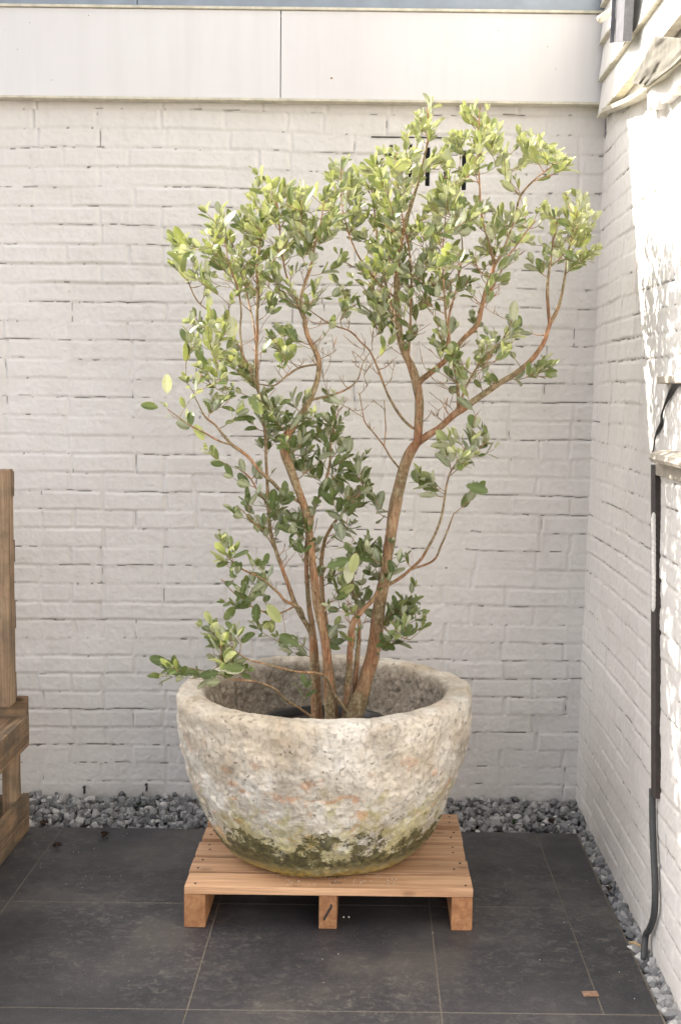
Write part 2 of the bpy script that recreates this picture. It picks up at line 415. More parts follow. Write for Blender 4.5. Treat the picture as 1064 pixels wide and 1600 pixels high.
# ------------------------------------------------------------------ garden building (back)
fz0 = atY(470, 157, WY-.045).z; fz1 = atY(470, 14, WY-.045).z
back = empty('garden_building', (-.6, WY+.2, 0), 'white painted brick building with flat panelled roof edge behind the potted shrub', 'building')
us = np.concatenate([np.arange(-3.4, -1.5, .009), np.arange(-1.5, WX+.02, .0032)])
vs = np.arange(-.04, fz0+.03, .0032)
slots = []
for px, y0, y1 in ((611, 226, 243), (641, 226, 286), (668, 230, 290), (697, 226, 296), (725, 235, 296)):
    a = atY(px-2.1, y0, WY); b = atY(px+2.1, y1, WY)
    slots.append((a.x, b.x, b.z, a.z))
bw = brick_wall('brick_wall', us, vs, lambda u, v, h: np.stack([u, WY-h, v], -1), 100, back, False, slots)
for s in slots:
    bm = bmesh.new(); add_box(bm, s[0]-.004, s[1]+.004, WY+.012, WY+.03, s[2]-.004, s[3]+.004)
    from_bm('vent_slot', bm, DARKHOLE, back)
bm = bmesh.new(); a = atY(580, 214, WY); b = atY(700, 215, WY)
add_box(bm, a.x, b.x, WY-.004, WY+.002, a.z-.0016, a.z+.0016); from_bm('lintel_crack', bm, DARKHOLE, back)
# solid body and roof behind the wall face
bm = bmesh.new(); add_box(bm, -9, WX+.3, WY+.06, 8.5, -.05, fz1+.02); from_bm('building_body', bm, WBOARD, back)
# fascia panels
jx = atY(438.5, 90, WY-.045).x
FE = WX-.004
for (a, b) in ((-9, jx-4.84), (jx-4.837, jx-2.42), (jx-2.417, jx-.0015), (jx+.0015, FE)):
    if b - a < .05: continue
    bm = bmesh.new(); add_box(bm, a, b, WY-.045, WY-.025, fz0+.006, fz1-.006, .0012)
    from_bm('fascia_panel', bm, PANEL, back)
bm = bmesh.new(); add_box(bm, -9, FE, WY-.0235, WY+.055, fz0+.02, fz1-.02); from_bm('fascia_backing', bm, DARKHOLE, back)
bm = bmesh.new(); add_box(bm, -9, FE, WY-.052, WY-.002, fz0-.003, fz0+.0045, .001); from_bm('drip_trim', bm, TRIM, back)
bm = bmesh.new(); add_box(bm, -9, FE, WY-.054, WY-.02, fz1-.0045, fz1+.004, .001); from_bm('upper_trim', bm, TRIM, back)
ux = atY(215, 5, WY-.04).x
RZ = 2.985
for (a, b) in ((-9, ux-.0015), (ux+.0015, FE)):
    bm = bmesh.new(); add_box(bm, a, b, WY-.042, WY+.04, fz1+.0055, RZ, .0015); from_bm('roof_edge', bm, ZINC, back)
bm = bmesh.new(); add_box(bm, -9, WX+.3, WY+.042, 8.5, fz1+.03, RZ-.012); from_bm('roof', bm, ROOF, back)
# small bolts / rust spots in the panel
RUST = mat_plain('rusty_screw', (.40,.20,.07), .8)
for px, py in ((518, 122), (28, 77), (81, 125), (139, 24), (778, 48), (855, 73), (868, 108)):
    bm = bmesh.new(); p = atY(px, py, WY-.0455); r = .0034 if px == 518 else .0016
    bmesh.ops.create_icosphere(bm, subdivisions=2, radius=r, matrix=Matrix.Translation(p))
    from_bm('screw_head', bm, RUST, back)
# wall ties at the foot of the wall
for px, py in ((132, 1231), (229, 1227)):
    bm = bmesh.new(); p = atY(px, py, WY-.01)
    add_box(bm, p.x-.005, p.x+.004, WY-.014, WY+.004, p.z-.001, p.z+.005, .001)
    add_box(bm, p.x-.002, p.x+.003, WY-.014, WY+.004, p.z-.022, p.z-.0035, .001)
    from_bm('wall_tie', bm, NAIL, back)

# ------------------------------------------------------------------ side building (right)
side = empty('side_building', (WX+.2, 3, 0), 'sunlit white painted brick side wall with board cladding at its top, right of shrub', 'building')
sz = 2.425
ys = np.concatenate([np.arange(.4, 2.45, .010), np.arange(2.45, WY+.02, .0034)])
vs = np.arange(-.04, sz+.05, .0034)
brick_wall('brick_wall', ys, vs, lambda u, v, h: np.stack([WX+.0132*(v-1.9)-h, u, v], -1), 300, side, True, (), .13)
bm = bmesh.new(); add_box(bm, WX+.06, WX+3, -1, WY+.05, -.05, 3.4); from_bm('building_body', bm, WBOARD, side)
# lapped boards above the brick
bz = [sz, atX(1003, 60, WX-.02).z]
h0 = atX(1031, 60, WX-.03).z; h1 = atX(1005, 26, WX-.03).z
sz_line = h0; bh = max(.10, h1-h0)
for k in range(5):
    z0 = sz_line + k*bh
    bm = bmesh.new()
    vs4 = [(WX-.028, z0+.003), (WX-.014, z0+bh-.001), (WX+.0, z0+bh-.001), (WX+.0, z0+.003)]
    fr = [bm.verts.new((x, 0.3, z)) for x, z in vs4]; bk = [bm.verts.new((x, WY-.058, z)) for x, z in vs4]
    bm.faces.new(fr); bm.faces.new(list(reversed(bk)))
    for i in range(4): bm.faces.new((fr[i], bk[i], bk[(i+1)%4], fr[(i+1)%4]))
    bmesh.ops.recalc_face_normals(bm, faces=bm.faces)
    from_bm('cladding_board', bm, WBOARD, side)
    bm = bmesh.new(); add_box(bm, WX-.031, WX-.001, 0.3, WY-.06, z0-.004, z0+.0025); from_bm('board_edge', bm, TRIM, side)
# curving strip under the boards
def strip(name, pts, X, wz, thick, mat, jag=0):
    P = catmull([list(atX(a, b, X)) for a, b in pts], .02)
    bm = bmesh.new(); prev = None
    for i, p in enumerate(P):
        w = wz*(1+jag*noise.noise(Vector((i*.9, 3, 0))))
        x0 = X-thick-.006*math.sin(i*.5)*min(1, jag*3)
        ring = [bm.verts.new((x0, p[1], p[2])), bm.verts.new((X+.03, p[1], p[2]+.004)), bm.verts.new((X+.03, p[1], p[2]-w)), bm.verts.new((x0+.004, p[1], p[2]-w))]
        if prev:
            for k in range(4): bm.faces.new((prev[k], ring[k], ring[(k+1)%4], prev[(k+1)%4]))
        else: bm.faces.new(ring)
        prev = ring
    bm.faces.new(list(reversed(prev)))
    bmesh.ops.recalc_face_normals(bm, faces=bm.faces)
    return from_bm(name, bm, mat, side)
strip('drip_strip', [(944,170),(962,162),(984,152),(1004,140),(1026,122),(1046,106),(1075,84)], WX-.03, .012, .012, TRIM)
strip('torn_flashing', [(1012,141),(1024,134),(1040,122),(1056,108),(1078,88)], WX-.02, .055, .004, WBOARD, .5)
# crumpled sheet caught between board and strip
bm = bmesh.new()
TL, TR, BR, BL = (1022,56), (1090,62), (1090,76), (986,130)
N, Mn = 34, 20; grid = []
for i in range(N):
    row_ = []
    for j in range(Mn):
        s, t = i/(N-1), j/(Mn-1)
        px = (1-t)*((1-s)*BL[0]+s*TL[0]) + t*((1-s)*1012+s*TR[0])
        py = (1-t)*((1-s)*BL[1]+s*TL[1]) + t*((1-s)*133+s*TR[1])
        if t > .5: py += (1-abs(2*s-1))*10*(t-.5)
        fold = .003*math.sin(9*t+5*s+3*noise.noise(Vector((s*3,t*3,0)))) + .003*noise.noise(Vector((s*4,t*16,5)))
        row_.append(bm.verts.new(atX(px, py, WX-.05+fold)))
    grid.append(row_)
for i in range(N-1):
    for j in range(Mn-1): bm.faces.new((grid[i][j], grid[i+1][j], grid[i+1][j+1], grid[i][j+1]))
bmesh.ops.solidify(bm, geom=bm.faces[:], thickness=.002)
from_bm('crumpled_flashing', bm, LEAD, side, True)
# hanging channel and peg near the corner
bm = bmesh.new(); X = WX-.055
q = [atX(964,-30,X), atX(985,-30,X), atX(980,64,X), atX(959,67,X)]
f = [bm.verts.new(p) for p in q]; b2 = [bm.verts.new(p+Vector((.012,0,0))) for p in q]
bm.faces.new(f); bm.faces.new(list(reversed(b2)))
for i in range(4): bm.faces.new((f[i], b2[i], b2[(i+1)%4], f[(i+1)%4]))
for i in (0, 1):
    a, b = (q[0], q[3]) if i == 0 else (q[1], q[2])
    s = .004 if i == 0 else -.004
    v = [bm.verts.new(a+Vector((-.014,s*0,0))), bm.verts.new(a+Vector((-.001,0,0))), bm.verts.new(b+Vector((-.001,0,0))), bm.verts.new(b+Vector((-.014,0,0)))]
    w = [bm.verts.new(x.co+Vector((0,-s,0))) for x in v]
    bm.faces.new(v); bm.faces.new(list(reversed(w)))
    for k in range(4): bm.faces.new((v[k], w[k], w[(k+1)%4], v[(k+1)%4]))
bmesh.ops.recalc_face_normals(bm, faces=bm.faces)
from_bm('gutter_bracket', bm, STEEL, side)
bm = bmesh.new(); p0 = atX(957, 16, WX-.03); p1 = p0+Vector((-.045,-.02,-.035))
tube_mesh(bm, [p0, p0.lerp(p1,.5), p1, p1+(p1-p0).normalized()*.005], [.011,.012,.012,.007], 12)
from_bm('gutter_peg', bm, TRIM, side, True)
bm = bmesh.new(); p = atY(949, 190, WY-.03)
add_box(bm, p.x-.006, p.x+.004, WY-.03, WY-.006, p.z-.055, p.z+.06, .002); from_bm('corner_strip', bm, STEEL, side)
# ledge at the right edge of the picture
a = atX(1008, 708, WX-.055); zl = a.z
bm = bmesh.new()
prof = [(WX+.01, zl+.014), (WX-.035, zl+.009), (WX-.052, zl+.002), (WX-.057, zl-.010), (WX-.050, zl-.020), (WX+.01, zl-.020)]
yA, yB = a.y, 1.9
rings = []
for k in range(30):
    y = yA + (yB-yA)*k/29; sc = .55 if k == 0 else 1
    rings.append([bm.verts.new((WX+.01+(x-WX-.01)*(sc if k == 0 else 1), y, zl-.004+(z-zl+.004)*sc + .0015*noise.noise(Vector((y*9,x*30,z*30))))) for x, z in prof])
for i in range(29):
    for k in range(6): bm.faces.new((rings[i][k], rings[i+1][k], rings[i+1][(k+1)%6], rings[i][(k+1)%6]))
bm.faces.new(rings[0]); bm.faces.new(list(reversed(rings[-1])))
bmesh.ops.recalc_face_normals(bm, faces=bm.faces)
from_bm('ledge', bm, SILL, side)
bm = bmesh.new(); c = atX(1027, 738, WX-.01)
add_box(bm, WX-.020, WX+.01, 1.9, c.y, zl-.060, zl-.0215, .003); from_bm('ledge_apron', bm, SILL, side)
bm = bmesh.new(); c = atX(1028, 594, WX-.03)
add_box(bm, WX-.034, WX+.01, 2.0, c.y, c.z-.010, c.z+.010, .003); from_bm('upper_ledge', bm, SILL, side)

# ------------------------------------------------------------------ conduit and cable on the side wall
cd0 = atW(1018, 726, -.018); cd1 = atW(1018.5, 1245, -.018)
con = empty('cable_conduit', (WX-.015, cd0.y, 0), 'dark brown metal cable guard running down the right wall into a grey tube', 'conduit')
bm = bmesh.new()
M_ = [cd1 + (cd0-cd1)*t for t in (0, .25, .5, .75, 1)]
prev = None
prof = [(0, -.014), (-.012, -.014), (-.018, -.008), (-.018, .008), (-.012, .014), (0, .014)]
for p in M_:
    r_ = [bm.verts.new((WXz(p.z)+.002+x*1.2, p.y+y, p.z)) for x, y in prof]
    if prev:
        for k in range(6): bm.faces.new((prev[k], r_[k], r_[(k+1)%6], prev[(k+1)%6]))
    else: bm.faces.new(list(reversed(r_)))
    prev = r_
bm.faces.new(prev); bmesh.ops.recalc_face_normals(bm, faces=bm.faces)
from_bm('guard', bm, BROWN, con)
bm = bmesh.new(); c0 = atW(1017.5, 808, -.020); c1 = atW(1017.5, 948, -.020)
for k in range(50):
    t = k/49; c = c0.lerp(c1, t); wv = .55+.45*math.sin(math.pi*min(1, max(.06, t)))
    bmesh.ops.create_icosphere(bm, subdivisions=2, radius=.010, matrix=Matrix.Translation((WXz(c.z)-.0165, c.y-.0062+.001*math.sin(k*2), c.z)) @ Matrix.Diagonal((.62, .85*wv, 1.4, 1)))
from_bm('sun_highlight', bm, WBOARD, con, True)  # sun highlight on the dark guard, built in as pale white beads
bm = bmesh.new(); P = []
for px, py, X in ((1018.5,1232,WX-.014),(1019,1290,WX-.014),(1021,1340,WX-.014),(1023,1390,WX-.014),(1021,1430,WX-.014),(1014,1452,WX-.015),(1008,1463,WX-.016)):
    P.append(list(atW(px, py, X-WX)))
P.append([P[-1][0]-.010, P[-1][1]-.03, P[-1][2]-.05])
P = [Vector(p) for p in catmull(P, .008)]
tube_mesh(bm, P, [.0086+.0003*(i%2) for i in range(len(P))], 12)
from_bm('tube', bm, RUBBER, con, True)
bm = bmesh.new(); pts = []
for px, py, w in ((1062,594,7),(1052,604,7),(1043,622,5),(1037,636,2.5),(1033,650,3),(1033,662,5),(1028,672,5),(1023,684,2),(1021,700,1.6),(1019,706,1.6)):
    p = atX(px, py, WX-.012); pts.append([p.x, p.y, p.z, w*.0011])
pts = catmull(pts, .006); tube_mesh(bm, [Vector(p[:3]) for p in pts], [p[3] for p in pts], 8)
tag(from_bm('cable', bm, BLACK, None, True), 'black cable with a thick splice hanging between the two ledges on the sunny right wall', 'cable')

# ------------------------------------------------------------------ ground
bm = bmesh.new(); add_box(bm, -60, 60, -60, 60, -.40, -.045)
tag(from_bm('ground', bm, SOIL), None, None, None, 'structure')
bm = bmesh.new(); add_box(bm, -3.4, .703, -5, PAVE_BACK-.004, -.044, -.0012)
tag(from_bm('paving_bed', bm, GROUT), None, None, None, 'structure')
bm = bmesh.new()
TX = [-.424-.6*4, -.424-.6*3, -.424-1.2, -1.022, -.422, .180]
TY = [PAVE_BACK-.604*k for k in range(0, 15)]
RX = .700
xs_all = TX + [.565, RX]
for j in range(len(TY)-1):
    y1, y0 = TY[j], TY[j+1]
    for i in range(len(xs_all)-1):
        x0, x1 = xs_all[i], xs_all[i+1]
        if j >= 2 and i == 5: x1 = RX
        if j >= 2 and i == 6: continue
        dz = random.uniform(-.0004, .0006)
        add_box(bm, x0+.0016, x1-.0016, y0+.0024, y1-.0024, -.03, dz, .0012, seg=1)
tag(from_bm('paving', bm, TILE), None, None, None, 'structure')

# gravel
proto = []
for k in range(14):
    b0 = bmesh.new(); bmesh.ops.create_icosphere(b0, subdivisions=2, radius=1)
    r0 = random.Random(k)
    pl = [(Vector((r0.gauss(0,1), r0.gauss(0,1), r0.gauss(0,1))).normalized(), r0.uniform(.45,.78)) for _ in range(9)]
    for v in b0.verts:
        for n_, d_ in pl:
            e = v.co.dot(n_) - d_
            if e > 0: v.co -= n_*e
    b0.verts.ensure_lookup_table()
    proto.append((np.array([v.co[:] for v in b0.verts]), np.array([[v.index for v in f.verts] for f in b0.faces]))); b0.free()
VV, FF, TT, base = [], [], [], 0
def stone(x, y, z, s):
    global base
    v, f = proto[random.randrange(14)]
    q = np.array(Quaternion((random.gauss(0,1), random.gauss(0,1), random.gauss(0,1), random.gauss(0,1))).normalized().to_matrix())
    sc = np.array([s*random.uniform(.8,1.35), s*random.uniform(.7,1.1), s*random.uniform(.55,.9)])
    VV.append((v*sc) @ q.T + np.array([x, y, z])); FF.append(f + base); base += len(v)
    t = min(1, max(0, random.gauss(.46, .2))); t = random.uniform(.85, 1) if random.random() < .05 else t
    TT.append(np.full(len(v), t))
for layer, (z, n1, n2) in enumerate(((-.032, 900, 450), (-.018, 1300, 620), (-.004, 900, 330))):
    for _ in range(n1):
        x = random.uniform(-1.75, WX-.02); y = random.uniform(PAVE_BACK+.008, WY-.012)
        s = random.uniform(.0095, .0205)
        if layer == 2 and y < PAVE_BACK+.03: continue
        stone(x, y, z + random.uniform(-.006,.006) + .022*max(0, (y-PAVE_BACK)/.29), s)
    for _ in range(n2):
        y = random.uniform(1.7, PAVE_BACK+.02); x = random.uniform(.713, WX-.012)
        stone(x, y, z-.004+random.uniform(-.006,.006), random.uniform(.012,.025))
V_ = np.concatenate(VV); F_ = np.concatenate(FF); T_ = np.concatenate(TT)
me = bpy.data.meshes.new('gravel'); me.from_pydata(V_.tolist(), [], F_.tolist()); me.update()
at = me.attributes.new('tone', 'FLOAT', 'POINT'); at.data.foreach_set('value', T_.astype(np.float32))
tag(link('gravel', me, GRAV), None, None, None, 'stuff'); 
col.objects['gravel']['label'] = 'loose grey crushed stone strip along the foot of both white walls'
bm = bmesh.new(); add_box(bm, -3.4, WX+.03, PAVE_BACK+.002, WY+.02, -.0445, -.036); add_box(bm, .705, WX+.03, -5, PAVE_BACK+.001, -.0440, -.0355)
tag(from_bm('gravel_bed', bm, GROUT), None, None, None, 'structure')

# ------------------------------------------------------------------ pallet
PZ = .117; PXL = atZ(284, 1452, 0).x+.004; PXR = atZ(739, 1452, 0).x-.004; PF = atZ(500, 1452, 0).y
pal = empty('wooden_pallet', ((PXL+PXR)/2, PF+.3, 0), 'small new pine pallet on the dark tiles carrying the stone planter', 'pallet')
edges_y = [atZ(500, y, PZ).y for y in (1387, 1370)]
sl = [(PF, PF+.096), (PF+.112, PF+.210), (PF+.238, PF+.332), (PF+.360, PF+.458), (PF+.494, PF+.60)]
for k, (a, b) in enumerate(sl):
    bm = bmesh.new()
    jx_ = random.uniform(-.003, .003)
    add_box(bm, PXL+jx_, PXR+jx_*.5+random.uniform(-.002,.002), a, b, PZ-.022, PZ + random.uniform(-.0012,.0012), .0012)
    s = from_bm('slat', bm, PINE, pal)
    for cx in (PXL+.03, (PXL+PXR)/2, PXR-.03):
        for t in (.25, .75):
            if random.random() < .15: continue
            bm = bmesh.new(); px_ = cx + random.uniform(-.012,.012); py_ = a+(b-a)*t + random.uniform(-.008,.008)
            bmesh.ops.create_cone(bm, cap_ends=True, segments=10, radius1=.0034, radius2=.0030, depth=.0016, matrix=Matrix.Translation((px_, py_, PZ+.0012)))
            nl = from_bm('nail', bm, NAIL, s)
for a, w in ((PXL, .058), ((PXL+PXR)/2-.026, .050), (PXR-.058, .058)):
    bm = bmesh.new(); add_box(bm, a+.001, a+w, PF+.002, PF+.598, .0, PZ-.0235, .002)
    from_bm('stringer', bm, PINE_Y, pal)
# splinter scar on the middle block
bm = bmesh.new(); c = atY(512, 1426, PF)
for k in range(7):
    t = k/6-.5; bmesh.ops.create_icosphere(bm, subdivisions=2, radius=.0045, matrix=Matrix.Translation((c.x+t*.020+random.uniform(-.001,.001), PF+.0022, c.z+t*.036)) @ Matrix.Diagonal((.75, .35, 1.25, 1)))
from_bm('bark_scar', bm, NAIL, pal, True)

# ------------------------------------------------------------------ stone planter
PC = Vector((atY(508, 1080, 3.52).x, PF+.315, PZ))
pot = empty('stone_planter', PC, 'large weathered round stone planter with moss and lichen standing on the pine pallet', 'planter')
prof_o = [(0.0,.0),(.14,.0),(.232,.002),(.268,.012),(.298,.036),(.325,.072),(.349,.118),(.369,.165),(.387,.215),(.403,.268),(.417,.325),(.427,.38),(.434,.43),(.436,.462),(.430,.478),(.416,.486),
          (.392,.487),(.368,.484),(.355,.474),(.349,.455),(.343,.42),(.336,.37),(.325,.31),(.310,.26),(.0,.255)]
pp = catmull([[a, b, 0] for a, b in prof_o], .0042)
NS = 560; bm = bmesh.new(); rings = []
inside = []
for (r, z, _) in pp:
    ring = []
    for k in range(NS):
        th = 2*math.pi*k/NS
        c_, s_ = math.cos(th), math.sin(th)
        r2 = r
        p = Vector((c_*r2, s_*r2, z))
        d1 = noise.noise(p*3.2+Vector((4,1,2)))*.012
        d2 = noise.fractal(p*10+Vector((1,8,3)), .7, 2.1, 5)*.0125
        d3 = -abs(noise.noise(p*27+Vector((7,7,7))))*.0035 + noise.noise(p*55)*.0026
        w = min(1, r/.2)
        # lower edge is chipped unevenly
        if z < .12: d1 += noise.noise(p*7)*.014*(1-z/.12)
        if z > .43: k_ = min(1, (z-.43)/.04)*.45; d1 *= 1-k_; d2 *= 1-k_; d3 *= 1-k_
        p2 = Vector((c_*(r2+(d1+d2+d3)*w), s_*(r2+(d1+d2+d3)*w), max(0.0005 if z < .001 else .001, z + (d2*.9+d1*.5)*w*(1 if z > .03 else z/.03))))
        ring.append(bm.verts.new(p2))
    rings.append(ring)
for i in range(len(rings)-1):
    for k in range(NS): bm.faces.new((rings[i][k], rings[i][(k+1)%NS], rings[i+1][(k+1)%NS], rings[i+1][k]))
me = bpy.data.meshes.new('bowl'); bm.to_mesh(me); bm.free()
imax = max(range(len(pp)), key=lambda i: pp[i][1])
vals = []
for i, (r, z, _) in enumerate(pp):
    v = 0 if i <= imax or r > .368 else min(1, max(0, (.368-r)/.02))
    vals += [v]*NS
at = me.attributes.new('inside', 'FLOAT', 'POINT'); at.data.foreach_set('value', vals)
me.materials.append(STONE); me.polygons.foreach_set('use_smooth', [True]*len(me.polygons))
o = bpy.data.objects.new('bowl', me); col.objects.link(o); o.parent = pot

# nursery pot and soil inside it
SC = atY(505, 1112, 3.50); 
np_ = empty('nursery_pot', (SC.x, 3.50, .375), 'thin black plastic nursery pot sunk inside the stone planter', 'plant pot')
bm = bmesh.new(); rr = []
for r, z in ((.165,.375),(.180,.480),(.196,.482),(.197,.497),(.190,.498),(.182,.494),(.178,.47)):
    rr.append([bm.verts.new((SC.x+r*math.cos(2*math.pi*k/64), 3.50+r*math.sin(2*math.pi*k/64), z)) for k in range(64)])
for i in range(len(rr)-1):
    for k in range(64): bm.faces.new((rr[i][k], rr[i][(k+1)%64], rr[i+1][(k+1)%64], rr[i+1][k]))
from_bm('pot_wall', bm, BLACK, np_, True)
bm = bmesh.new(); r_ = []
for j in range(12):
    r_.append([bm.verts.new((SC.x+.181*j/11*math.cos(2*math.pi*k/48), 3.50+.181*j/11*math.sin(2*math.pi*k/48), .472+.006*noise.noise(Vector((j, k*.3, 1))))) for k in range(48)])
for j in range(1, 11):
    for k in range(48): bm.faces.new((r_[j][k], r_[j][(k+1)%48], r_[j+1][(k+1)%48], r_[j+1][k]))
from_bm('soil', bm, SOIL, np_, True)

# ------------------------------------------------------------------ shrub
shrub = empty('shrub', (SC.x, 3.50, .48), 'tall many-stemmed evergreen shrub with oval grey-green leaves growing in the stone planter', 'shrub')
# px, py, half width in px ; start depth, end depth (start None = taken from the nearest earlier branch)
B = [
 ('stem', 3.48, 3.50, [(550,1128,17),(560,1095,16.5),(572,1060,15),(585,1000,14),(596,930,13),(607,860,12),(616,800,11.5),(627,745,11),(638,712,10),(652,690,9)]),
 ('stem', None, 3.55, [(652,690,9),(654,660,9),(655,625,8.5),(651,600,8.5),(642,572,8),(629,545,7.5),(622,510,7.5),(620,450,6.5),(622,400,5.5),(633,350,4.5),(648,300,3.2),(662,250,2.5),(670,205,2),(667,170,1.4)]),
 ('branch', None, 3.40, [(653,602,7),(680,577,6),(700,558,6),(722,532,5.5),(744,510,5.5),(751,485,5),(758,455,4.6),(771,415,4),(763,377,3),(752,335,2.4),(749,290,2),(747,230,1.6),(750,165,1)]),
 ('branch', None, 3.42, [(650,694,9),(690,665,7.5),(713,645,7.5),(740,627,7),(775,602,6.5),(803,585,6),(830,563,5.5),(848,535,5),(858,508,4.5),(872,480,4),(881,440,3),(887,400,2.5),(895,360,2),(902,322,1.2)]),
 ('branch', None, 3.50, [(857,508,3.6),(856,480,3.4),(855,445,3.2),(859,410,2.5),(866,365,1.8),(875,335,1.1)]),
 ('branch', None, 3.36, [(771,418,3),(788,385,2.6),(803,345,2.4),(812,307,2.2),(836,280,1.8),(870,255,1)]),
 ('branch', None, 3.52, [(812,307,1.8),(798,286,1.5),(790,250,1)]),
 ('branch', None, 3.36, [(716,642,4),(714,600,3.5),(706,558,3),(701,524,2.7),(696,485,2.3),(693,428,2),(692,380,1.6),(697,320,1)]),
 ('branch', None, 3.60, [(643,672,3),(631,657,3),(611,626,2.8),(597,595,2.4),(580,552,2),(564,535,1.8),(547,518,1.7),(513,504,1.6),(479,482,1.1)]),
 ('branch', None, 3.42, [(627,736,2.5),(611,716,2.1),(601,698,1.9),(584,677,1.6),(569,655,1.4),(562,615,1)]),
 ('branch', None, 3.5, [(601,698,1.4),(602,660,1.3),(600,625,.9)]),
 ('branch', None, 3.30, [(598,920,4),(622,905,3.6),(642,890,3.5),(660,870,3.4),(677,840,3),(690,805,2.7),(696,765,2.3),(703,740,2),(714,722,1.6),(726,700,1)]),
 ('branch', None, 3.36, [(642,891,2.8),(665,882,2.6),(680,872,2.4),(692,845,2.1),(700,825,1.9),(708,803,1.5)]),
 ('stem', 3.47, 3.44, [(515,1128,10.5),(513,1060,10),(507,1000,9),(497,950,8.5),(491,900,8.2),(486,860,8),(479,810,8),(468,770,8.6),(455,735,9),(444,705,8.5),(446,686,8),(457,668,7)]),
 ('stem', None, 3.42, [(457,668,7),(472,645,6.5),(486,620,6),(496,594,5.5),(499,569,5.5),(493,549,5),(482,527,4.5),(475,499,4),(471,465,3.6),(478,440,3.2),(486,415,2.8),(492,385,2.2),(500,350,1.4),(505,320,1)]),
 ('branch', None, 3.50, [(484,625,3),(510,619,2.6),(535,612,2.2),(552,602,1.8),(561,590,1.5),(567,568,1.3),(582,545,.9)]),
 ('branch', None, 3.50, [(498,568,2.6),(470,574,2.4),(447,588,2.1),(428,602,1.8),(405,600,1.4)]),
 ('stem', 3.50, 3.46, [(492,1128,7),(490,1060,6.5),(487,1000,6),(484,985,5.5),(474,966,5),(461,941,4.6),(452,917,4.5),(441,887,4),(431,859,4),(423,831,3.8),(420,790,3.4),(417,735,3.2),(415,690,3),(411,645,3),(403,600,3.4),(401,535,3.2),(403,468,2.8),(402,411,2.2),(412,360,1.6),(425,310,1)]),
 ('branch', None, 3.58, [(402,545,2.4),(397,510,2.1),(388,470,1.8),(378,430,1.3),(360,395,1)]),
 ('branch', None, 3.36, [(404,612,3),(392,578,2.8),(380,555,2.5),(376,520,2.2),(377,490,2),(372,450,1.8),(360,420,1.4),(350,370,1)]),
 ('branch', None, 3.34, [(456,790,4),(440,768,3.8),(425,752,3.8),(405,735,3.8),(390,716,3.8),(375,704,3.8),(362,695,3.6),(348,678,2.8),(335,662,2.4),(321,650,1.8),(305,620,1.2)]),
 ('branch', None, 3.24, [(362,696,2.4),(345,690,2.2),(320,677,1.9),(296,664,1.7),(280,652,1.4),(262,639,.9)]),
 ('branch', None, 3.44, [(380,560,2),(368,530,1.8),(350,505,1.6),(335,492,1.5),(310,472,1.6),(298,450,1.5),(290,425,1.2)]),
 ('branch', None, 3.25, [(484,962,4),(470,952,3.6),(456,944,3.5),(444,939,3.2),(436,928,3),(422,915,2.7),(405,902,2.4),(385,892,2.1),(366,880,1.7),(352,866,1.1)]),
 ('branch', None, 3.15, [(536,1118,4),(532,1098,4),(520,1082,3.6),(511,1060,3.2),(496,1052,2.8),(456,1049,2.5),(424,1040,2.2),(390,1031,1.9),(368,1018,1.5),(352,1005,1)]),
 ('branch', 3.45, 3.12, [(490,1122,3.6),(471,1110,3.2),(449,1095,2.8),(423,1073,2.3),(393,1064,1.9),(359,1061,1.6),(335,1052,1.3),(300,1045,1)]),
 ('stem', 3.52, 3.50, [(500,1125,7),(496,1060,6),(492,1015,5.5),(483,940,5),(479,854,4),(486,820,3.4),(493,788,3.2),(508,753,3),(515,724,2.6),(517,690,2),(524,655,1.2)]),
 ('stem', 3.55, 3.56, [(524,1125,8),(518,1060,7),(511,1000,6),(508,960,5.5),(502,900,4.5),(505,851,3.6),(515,827,3),(530,807,2.6),(547,790,2.1),(568,762,1.3)]),
 ('stem', 3.50, 3.40, [(540,1125,8),(544,1060,7),(548,1010,6.5),(552,975,6),(565,956,5),(587,931,4),(597,900,3),(598,870,2)]),
 ('stem', 3.56, 3.45, [(552,1115,6),(556,1050,5),(560,1000,4.2),(560,960,3.4),(552,920,2.6),(545,880,1.8)]),
 ('branch', None, 3.38, [(590,960,3),(605,985,2.2),(640,1000,1.2)]),
 ('branch', None, 3.62, [(622,520,4),(612,480,3.2),(600,430,2.6),(590,380,2.2),(585,330,1.6),(580,290,1)]),
 ('branch', None, 3.44, [(636,560,3),(640,520,2.8),(642,460,2.4),(640,400,2),(628,340,1.5),(622,290,1)]),
 ('branch', None, 3.60, [(700,556,3),(700,500,2.4),(715,440,2),(722,390,1.6),(715,330,1)]),
 ('branch', None, 3.62, [(622,470,2.6),(590,440,2.2),(560,400,1.9),(540,350,1.6),(532,300,1.2),(536,255,.9)]),
 ('branch', None, 3.30, [(713,640,3),(730,600,2.4),(755,560,1.9),(785,530,1.4),(800,500,1)]),
 ('branch', None, 3.45, [(475,505,2.6),(460,460,2.2),(445,420,1.9),(438,370,1.6),(432,320,1.2),(415,275,.9)]),
 ('branch', None, 3.55, [(752,480,2.6),(775,440,2.1),(795,400,1.7),(820,365,1.4),(838,345,1)]),
 ('branch', None, 3.38, [(420,790,2.2),(405,770,1.9),(390,745,1.6),(375,735,1)]),
 ('branch', None, 3.32, [(432,862,2.2),(415,835,1.8),(392,812,1.5),(370,790,1.1)]),
 ('branch', None, 3.34, [(462,944,2.4),(430,960,2),(400,950,1.7),(375,935,1.3),(345,905,1)]),
]
nodes = []          # (pos, radius)
def px2m(Y): return (Y*.9955+.12)/F
pxnodes = []
